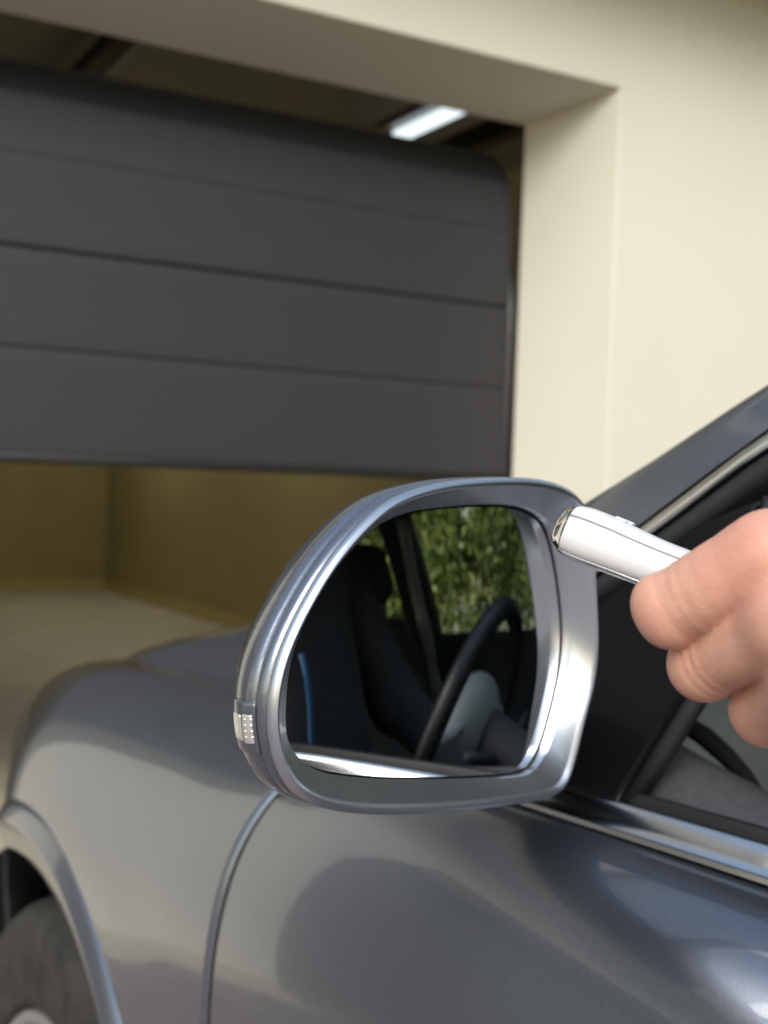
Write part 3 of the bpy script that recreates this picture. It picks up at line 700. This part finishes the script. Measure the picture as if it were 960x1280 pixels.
def inset(ring, d, depth):
    t = np.roll(ring, -1, 0) - np.roll(ring, 1, 0); t /= np.linalg.norm(t, axis=1)[:, None]; nrm = np.cross(t, NH); nrm /= np.linalg.norm(nrm, axis=1)[:, None]
    c = ring.mean(0); sg = np.sign(((c - ring) * nrm).sum(1).mean()); return ring + nrm*sg*d - NH*depth
m_root = bpy.data.objects.new('door_mirror', None); C.objects.link(m_root); m_root.parent = car
rim_rows = [inset(R_OUT, a*.85, b*.85) for a, b in ((.0030, .0065), (.0004, .0045), (0, .0022), (.0010, .0004), (.0026, -.0006), (.0042, .0002), (.0052, .0018))]
last = rim_rows[-1]; deep = R_IN - NG*.006
for t in (.08, .3, .6, .92): rim_rows.append(last + (R_IN - last)*t)
rim_rows.append(R_IN); rim_rows.append(deep)
v, f = grid(rim_rows, True); o = add_mesh('mirror_frame', v, f, SILVER, m_root, True, sharp=55)
# convex glass
RG = 1.2; gcen = R_IN.mean(0); gl = []
for t in np.linspace(0, 1, 15)[1:]:
    row = gcen + (R_IN - gcen)*.985*t; d = row - gcen; gl.append(row + NG*(-.0030 - (d*d).sum(1)[:, None]/(2*RG) + .002))
vs = np.vstack([[gcen - NG*.001]] + gl); N = len(R_IN); fs = [(0, 1+j, 1+(j+1) % N) for j in range(N)]
for i in range(13): fs += [(1+i*N+j, 1+i*N+(j+1) % N, 1+(i+1)*N+(j+1) % N, 1+(i+1)*N+j) for j in range(N)]
add_mesh('mirror_glass', vs, fs, MIRR, m_root, True)
v = np.vstack([[gcen - NG*.0075]] + [R_IN - NG*.0072]); add_mesh('glass_backing', v, [(0, 1+j, 1+(j+1) % N) for j in range(N)], RUBBER, m_root)
# shell with two fine grooves, bulging forward
SH = [(.0065, .9825), (.0075, .980), (.0085, .989), (.0100, .997), (.0125, .999), (.0140, .996), (.0150, .986), (.0165, .986), (.0178, .995), (.021, 1.0), (.028, 1.0), (.036, .99), (.046, .965), (.058, .93), (.071, .84), (.083, .71), (.092, .55), (.098, .36), (.1005, .12), (.101, .01)]
SD = np.array([(a if a < .0165 else .0165 + (a-.0165)*.74)*.70 for a, b in SH]); SS = np.array([b for a, b in SH]); mc = R_OUT.mean(0)
def shell_row(dep, extra=0.):
    s = np.interp(dep, SD, SS); sh = TH*(.25*max(0, dep-.03)) ; return mc + (R_OUT - mc)*(s + extra) - NH*dep + sh
rows = [inset(R_OUT, .0026, .0054)] + [shell_row(a) for a in SD]
v, f = grid(rows, True); add_mesh('mirror_housing', v, f, PAINT, m_root, True, sharp=50)
# indicator lens wrapped round the outer lower edge
tg = np.linspace(-math.pi, math.pi, N, endpoint=False)
def ang_of(px, py):
    d = mplane(px, py, MC, NH) - MC; return math.atan2(d[2], d @ TH)
def wrap(name, a0, a1, d0, d1, lift, m, na=12, nd=8):
    rows = []
    for dep in np.linspace(d0, d1, nd):
        R1 = shell_row(dep, lift); rows.append([[np.interp(a, tg, R1[:, e], period=2*math.pi) for e in range(3)] for a in np.linspace(a0, a1, na)])
    R0 = [[p - (p - q)*0 for p, q in zip(r, r)] for r in np.array(rows)]
    v, f = grid(rows); o = add_mesh(name, v, f, m, m_root, True); thicken(o, .0022, 0); bevel(o, .0008, 2); return o
aT, aB = ang_of(341, 893), ang_of(346, 940)
if aT < 0: aT += 2*math.pi
if aB < 0: aB += 2*math.pi
LENS = mat('lamp_reflector', (.62, .61, .57), .3, .6, 1.)
wrap('lamp_surround', aT-.03, aB+.035, .0100, .0235, .004, PAINT)
wrap('indicator_lens', aT+.02, aB-.02, .0108, .0155, .010, LENS)
wrap('indicator_lens', aT+.025, aB-.02, .0168, .0225, .008, LENS)
for i in range(4):
    for j in range(2):
        a0 = aT+.03 + (aB-aT-.06)*i/4; a1 = a0 + (aB-aT-.06)/4*.72; d0 = .0112 + .0022*j
        wrap('lens_facet', a0, a1, d0, d0+.0016, .0125, LENS, 3, 3)
v, f = tube([(-.15, .01, .985), (-.07, .06, .962), (.02, .10, .955)], [.026, .024, .024], 16); add_mesh('mirror_foot', v, f, GLOSSK, m_root, True)
# passenger-side mirror, simple mirrored shell
m2 = bpy.data.objects.new('door_mirror', None); C.objects.link(m2); m2.parent = car
v, f = grid([inset(R_OUT, .0026, .0054)] + [shell_row(a) for a in SD], True); add_mesh('mirror_housing', mir(v), f, PAINT, m2, True, sharp=50)
v, f = grid(rim_rows, True); add_mesh('mirror_frame', mir(v), f, SILVER, m2, True, sharp=55); add_mesh('mirror_glass', mir(vs), fs, MIRR, m2, True)
v, f = tube([(-.15, .01, .985), (-.07, .06, .962), (.02, .10, .955)], [.026, .024, .024], 16); add_mesh('mirror_foot', mir(v), f, GLOSSK, m2, True)
for s in (0, 1):   # door handle, out of the frame
    pts = [(float(side_x(y, .80)) - d, y, .80) for y, d in ((-.62, .004), (-.64, .03), (-.72, .036), (-.79, .03), (-.81, .004))]
    v, f = tube(pts, .010, 8); add_mesh('door_handle', mir(v) if s else v, f, PAINT, car, True)

# ------------------------------------------------------------------ person with the remote
J = lambda px, py, z: atz(px, py, z)
i_m, i_p = J(962, 698, .330), J(836, 762, .346)
i_d, i_t = J(862, 745, .381), J(905, 735, .372)
m_m, m_p, m_d, m_t = J(990, 776, .322), J(881, 831, .351), J(908, 812, .376), J(945, 795, .366)
r_m, r_p, r_d, r_t = J(1022, 858, .322), J(960, 887, .351), J(980, 872, .372), J(1005, 850, .362)
p_m, p_p, p_d, p_t = J(1050, 930, .325), J(1015, 948, .345), J(1030, 925, .366), J(1050, 905, .36)
wr = J(1150, 740, .335); elb = loc(-.01, -.50, 1.03); sho = loc(.25, -.62, 1.20)
th_c, th_m, th_i, th_t = J(1085, 720, .355), J(1010, 680, .375), J(945, 693, .390), J(890, 712, .394)
def finger(P, a, b, c, d, r, kk=.006):
    f1 = cap_sdf(P, a, b, r[0], r[1]); f2 = cap_sdf(P, b, c, r[1]*.96, r[2]); f3 = cap_sdf(P, c, d, r[2], r[3])
    return smin(smin(f1, f2, kk), f3, kk)
vw0 = ray(835, 762); vw0 = vw0/np.linalg.norm(vw0); ub0 = np.array([0, 0, 1.]) - vw0*vw0[2]
def hand(P):
    fi = finger(P, i_m, i_p, i_d, i_t, (.0120, .0088, .0086, .0076))
    fi = smin(fi, cap_sdf(P, i_m + (i_p-i_m)*.25, i_m + (i_p-i_m)*.70, .0116, .0108), .004)
    fa = (i_p - i_m)/np.linalg.norm(i_p - i_m); fb = np.cross(fa, vw0); fb /= np.linalg.norm(fb)
    for q_ in (-1, 1): fi = smin(fi, cap_sdf(P, i_p + fb*.0036*q_ + fa*.0012 - vw0*.001, i_p + fb*.0036*q_ + vw0*.010, .0074, .0072), .003)
    fm = finger(P, m_m, m_p, m_d, m_t, (.0118, .0095, .0086, .0074))
    fr = finger(P, r_m, r_p, r_d, r_t, (.0118, .0098, .0084, .0072))
    fp = finger(P, p_m, p_p, p_d, p_t, (.0105, .0082, .0074, .0064))
    ft = finger(P, th_c, th_m, th_i, th_t, (.015, .0115, .0098, .0080))
    pal = cap_sdf(P, i_m + (wr-i_m)*.05, wr, .0124, .021)
    for q, r in ((m_m, .0125), (r_m, .012), (p_m, .0115)): pal = smin(pal, cap_sdf(P, q + (wr-q)*.05, wr, r-.0004, .020), .008)
    pal = smin(pal, cap_sdf(P, th_c, wr, .016, .02), .012)
    for q in (i_m, m_m, r_m): pal = smin(pal, sph_sdf(P, q - ray(480, 640)*.0012, .0121), .004)
    ln = np.linalg.norm(i_p - i_m); ti = ((P - i_m) @ (i_p - i_m))/ln**2
    for c_, a_ in ((.55, .00012), (.71, .00022), (.80, .00034), (.86, .00022), (.92, .0003), (.10, .00018), (.20, .00014), (.31, .0001)): fi = fi + a_*np.exp(-((ti - c_)*ln/.0009)**2)
    tm = ((P - m_m) @ (m_p - m_m))/np.linalg.norm(m_p - m_m)**2
    for c_, a_ in ((.76, .0002), (.85, .0005), (.93, .0004)): fm = fm + a_*np.exp(-((tm - c_)*np.linalg.norm(m_p - m_m)/.0009)**2)
    d = smin(fi, fm, .0003); d = smin(d, fr, .0003); d = smin(d, fp, .0010)
    # webs near the knuckles
    d = smin(d, pal, .0042); d = smin(d, ft, .004)
    return smin(d, cap_sdf(P, wr, wr + (elb-wr)*.5, .023, .032), .02)
hp = np.array([i_m, i_p, i_t, i_d, m_p, r_p, p_p, p_m, th_t, th_c, wr, th_i])
hv, hf = nets(hand, hp.min(0) - .028, hp.max(0) + .028, .0009)
def body(P):
    d = cap_sdf(P, wr + (elb-wr)*.08, elb, .026, .040)
    d = smin(d, cap_sdf(P, elb, sho, .042, .055), .03)
    ch = loc(.44, -.72, 1.06); hip = loc(.50, -.66, .62); nk = loc(.43, -.72, 1.28); hd = loc(.43, -.68, 1.325)
    d = smin(d, cap_sdf(P, loc(.33, -.69, 1.14), loc(.56, -.73, 1.14), .085, .085), .05)
    d = smin(d, cap_sdf(P, ch, hip, .135, .14), .08)
    d = smin(d, cap_sdf(P, loc(.44, -.71, 1.15), nk, .06, .052), .03)
    d = smin(d, ell_sdf(P, hd + np.array([0, 0, .0]), (.072, .088, .098)), .02)
    d = smin(d, ell_sdf(P, hd + FW*.045 - UP*.055, (.045, .045, .045)), .03)         # jaw
    d = smin(d, cap_sdf(P, hd + FW*.085 + UP*.012, hd + FW*.102 - UP*.022, .009, .014), .012)  # nose
    for s in (-1, 1):
        d = smin(d, ell_sdf(P, hd + RT*s*.076 - FW*.005 - UP*.005, (.012, .02, .032)), .008)
        d = np.maximum(d, -(sph_sdf(P, hd + RT*s*.032 + FW*.096 + UP*.006, .014)))
        kn = loc(.50 + s*.13, -.16, .60); ft_ = loc(.50 + s*.13, .12, .33)
        d = smin(d, cap_sdf(P, loc(.50 + s*.10, -.62, .60), kn, .085, .06), .03)
        d = smin(d, cap_sdf(P, kn, ft_, .057, .04), .03)
        d = smin(d, cap_sdf(P, ft_, ft_ + FW*.17 + UP*.02, .045, .035), .02)
    d = smin(d, cap_sdf(P, hd + FW*.088 - UP*.047 - RT*.018, hd + FW*.088 - UP*.047 + RT*.018, .006, .006), .008)   # mouth
    # right arm resting on the lap
    d = smin(d, cap_sdf(P, loc(.64, -.73, 1.13), loc(.74, -.62, .88), .055, .045), .04)
    rw = loc(.66, -.38, .78); d = smin(d, cap_sdf(P, loc(.74, -.62, .88), rw, .042, .028), .03)
    d = smin(d, cap_sdf(P, rw, rw + FW*.06 - RT*.01, .03, .03), .02)
    for k in range(4): d = smin(d, cap_sdf(P, rw + FW*.06 + RT*(-.035+.02*k), rw + FW*.135 + RT*(-.038+.021*k) - UP*.02, .0105, .008), .004)
    d = smin(d, cap_sdf(P, rw + FW*.02 - RT*.03, rw + FW*.075 - RT*.06, .012, .009), .008)
    return d
bv, bf = nets(body, loc(-.30, -1.05, .2) - .05, loc(.95, .42, 1.47) + .05, .011)
def in_clothes(p):                                          # trunk, arms to the wrist
    q = toloc(p); return q
per = thing('person', 'person in dark jacket reaching out of the window holding white remote', 'person', tuple(loc(.5, -.66, .3)))
off = loc(.5, -.66, .3)
V_, F_ = merge([(hv - off, hf), (bv - off, bf)])
bo = add_mesh('body', V_, F_, SKIN, per, True)
al = bo.data.attributes.new('redness', 'FLOAT', 'POINT'); vv = np.array(V_) + off
red = np.zeros(len(vv))
for c, r, a in ((i_m, .020, .75), (m_m, .016, .35), (i_p, .014, .40), (m_p, .012, .35), (r_p, .012, .35)): red = np.maximum(red, a*np.exp(-(np.linalg.norm(vv - c, axis=1)/r)**2))
red += .18*np.clip((1.10 - vv[:, 2] + .0)/.05, 0, 1)*(np.arange(len(vv)) < len(hv))
al.data.foreach_set('value', np.clip(red, 0, 1))
sm = bo.modifiers.new('smooth', 'SMOOTH'); sm.factor = .5; sm.iterations = 1
def jacket(P):
    d = body(P) - .012; L_ = np.stack([(P - P0) @ RT, (P - P0) @ FW, P[..., 2]], -1)
    d = np.maximum(d, P[..., 2] - 1.215 - .3*np.abs(L_[..., 0]-.43)*0); d = np.maximum(d, .60 - P[..., 2])
    wd = (elb-wr)/np.linalg.norm(elb-wr); d = np.maximum(d, np.where(L_[..., 0] < .18, .075 - (P - wr) @ wd, -1))
    d = np.maximum(d, np.where(L_[..., 1] > -.42, L_[..., 1] + .41, -1) * np.where(L_[..., 0] > .2, 1, -0.0) - np.where(L_[..., 0] > .2, 0, 1))
    return d
sdf_obj('jacket', lambda P: jacket(P), loc(-.25, -1.05, .55) - .05, loc(.95, -.2, 1.25) + .05, .011, JACKET, per).location = tuple(-off)
def trousers(P):
    L_ = np.stack([(P - P0) @ RT, (P - P0) @ FW, P[..., 2]], -1)
    return np.maximum(np.maximum(np.maximum(body(P) - .009, P[..., 2] - .70), .37 - P[..., 2]), -.9 - L_[..., 1])
sdf_obj('trousers', trousers, loc(.1, -1.0, .3) - .05, loc(.9, .3, .75) + .05, .011, DENIM, per).location = tuple(-off)
hd = loc(.43, -.68, 1.325)
def hairf(P):
    d = ell_sdf(P, hd + UP*.012 - FW*.012, (.083, .096, .102)); cut = (P - hd) @ FW*.9 - (P - hd) @ UP*1.0
    return np.maximum(d, (cut - .0) )
sdf_obj('hair', hairf, hd - .13, hd + .13, .007, HAIR, per).location = tuple(-off)
for s in (-1, 1):
    c = hd + RT*s*.032 + FW*.077 + UP*.006
    v, f = nets(lambda P: sph_sdf(P, c, .0125), c-.016, c+.016, .004); add_mesh('eye', v - off, f, EYE, per, True)
# blue zip edging down the jacket front
pts = [loc(.40 - .09*k/9, -.72 + .183 + .006*math.sin(k), z) for k, z in enumerate(np.linspace(.68, 1.0, 10))]
v, f = tube(pts, .005, 8); add_mesh('jacket_trim', np.array(v) - off, f, BLUE, per, True)

# remote control
rtip, rend = J(708, 661, .388), J(938, 752, .362)
ax_ = (rend - rtip)/np.linalg.norm(rend - rtip); vw = ray(760, 680); vw = vw/np.linalg.norm(vw)
ub = -np.cross(ax_, vw); ub /= np.linalg.norm(ub)
if ub[2] < 0: ub = -ub
dp = np.cross(ax_, ub); Lr = np.linalg.norm(rend - rtip)
rc = thing('remote_control', 'slim white remote control with chrome tip held in the hand', 'remote control', tuple(rtip))
def rsec(s, sc_=1., n=40, grow=0):
    # s along the axis 0..1: upper edge bulges near the button then dips
    hu = float(interp([0, .04, .12, .25, .36, .55, 1], [.0062, .0076, .0083, .0082, .0076, .0070, .0072], s)); hl = float(interp([0, .04, .12, .4, 1], [.0060, .0073, .0078, .0074, .0072], s)); wd = float(interp([0, .04, .12, 1], [.0070, .0086, .0095, .0098], s))
    out = []
    for a in np.linspace(0, 2*math.pi, n, endpoint=False):
        c, q = math.cos(a), math.sin(a); e = .72; h_ = hu if q > 0 else hl
        out.append(ax_*Lr*s + ub*(np.sign(q)*abs(q)**e*(h_*1.10+grow)*sc_) + dp*(np.sign(c)*abs(c)**e*(wd*1.15+grow)*sc_))
    return out
v, f = grid([rsec(.036, .2), rsec(.036, .9), rsec(.038)] + [rsec(s) for s in np.linspace(.05, 1, 30)] + [rsec(1.03, .8), rsec(1.04, .2)], True, True); add_mesh('casing', v, f, PLAST, rc, True, sharp=50)
v, f = grid([rsec(-.040, .08), rsec(-.0395, .45), rsec(-.036, .72), rsec(-.028, .88), rsec(-.012, .97), rsec(.004, 1.0), rsec(.018, 1.0, grow=.0002), rsec(.033, 1.0, grow=.0002), rsec(.035, .9)], True, True); add_mesh('end_cap', v, f, CHROME, rc, True, sharp=50)
def stripe(name, ang, half, m, s0=.04, s1=1.0, grow=.00035):
    rows = []
    for s in np.linspace(s0, s1, 24):
        full = rsec(s, 1., 720, grow); k0 = int((ang-half)/(2*math.pi)*720) % 720; k1 = int((ang)/(2*math.pi)*720) % 720; k2 = int((ang+half)/(2*math.pi)*720) % 720
        rows.append([full[k0], full[k1], full[k2]])
    v, f = grid(rows); o = add_mesh(name, v, f, m, rc, True); thicken(o, .0006, 0)
camside = math.pi if (dp @ vw) > 0 else 0
sgn = -1 if camside else 1
stripe('seam', camside + sgn*.42, .02, SEAM); stripe('chrome_line', camside - sgn*.85, .07, CHROME)
def btn(P): q = P - (rtip + ax_*Lr*.27 + ub*.0089); return ell_sdf(np.stack([q @ ax_, q @ ub, q @ dp], -1), (0, 0, 0), (.0045, .0006, .004))
c = rtip + ax_*Lr*.27 + ub*.0089; v, f = nets(btn, c-.012, c+.012, .0008); add_mesh('button', v - rtip, f, PLAST, rc, True)
for o in rc.children: pass

# ------------------------------------------------------------------ hedge beyond the passenger side
def leaf_cloud(n, fn, size, rng):
    pts = fn(n, rng); V_ = np.zeros((n*4, 3)); 
    d = rng.normal(size=(n, 3)); d /= np.linalg.norm(d, axis=1)[:, None]; e = np.cross(d, rng.normal(size=(n, 3))); e /= np.linalg.norm(e, axis=1)[:, None]; nn = np.cross(d, e)
    s = size*rng.uniform(.6, 1.3, n)[:, None]
    V_[0::4] = pts - d*s; V_[1::4] = pts + e*s*.45 + nn*s*.12; V_[2::4] = pts + d*s; V_[3::4] = pts - e*s*.45 + nn*s*.12
    F_ = np.arange(n*4).reshape(n, 4); return V_, F_
def shrub(x, y, rx, ry, h, seed, label, m):
    rng = np.random.default_rng(seed); t = thing('shrub', label, 'shrub', (x, y, -.01), 0, 'hedge shrubs on the passenger side')
    clumps = [(rng.uniform(-.7, .7)*rx, rng.uniform(-.7, .7)*ry, rng.uniform(.15, .9)*h, rng.uniform(.22, .42)) for _ in range(110)]
    def fn(n, g):
        k = g.integers(0, len(clumps), n); c = np.array(clumps)[k]; d = g.normal(size=(n, 3)); d /= np.linalg.norm(d, axis=1)[:, None]
        p = c[:, :3] + d*(c[:, 3]*g.uniform(.55, 1, n)**.5)[:, None]; p[:, 2] = np.maximum(p[:, 2], .03); return p
    v, f = leaf_cloud(40000, fn, .043, rng); add_mesh('crown', v, f, m, t)
    parts = [tube([(rng.normal()*.05, rng.normal()*.05, 0), (rng.normal()*.15*rx, rng.normal()*.15*ry, h*.4), (rng.uniform(-.5, .5)*rx, rng.uniform(-.5, .5)*ry, h*.85)], [.035, .025, .008], 7) for _ in range(5)]
    v, f = merge(parts); add_mesh('trunk', v, f, BARK, t, True)
SHR = ['tall green shrub of the hedge straight across from the car windscreen', 'yellowish green shrub seen in the mirror through the passenger window', 'dark green shrub seen in the mirror behind the headrest', 'yellowish shrub of the hedge level with the back of the car', 'dark green shrub at the far end of the hedge behind the car', 'yellowish shrub of the hedge nearest the garage wall']
for i, (x, y) in enumerate(((5.2, -.3), (5.0, -1.6), (5.3, -2.9), (5.1, -4.2), (5.2, -5.6), (5.2, 1.0))):
    shrub(x, y, 1.0, .95, 5.8 + .5*math.sin(i*2.1), 30+i, SHR[i], LEAF if i % 2 else LEAF2)
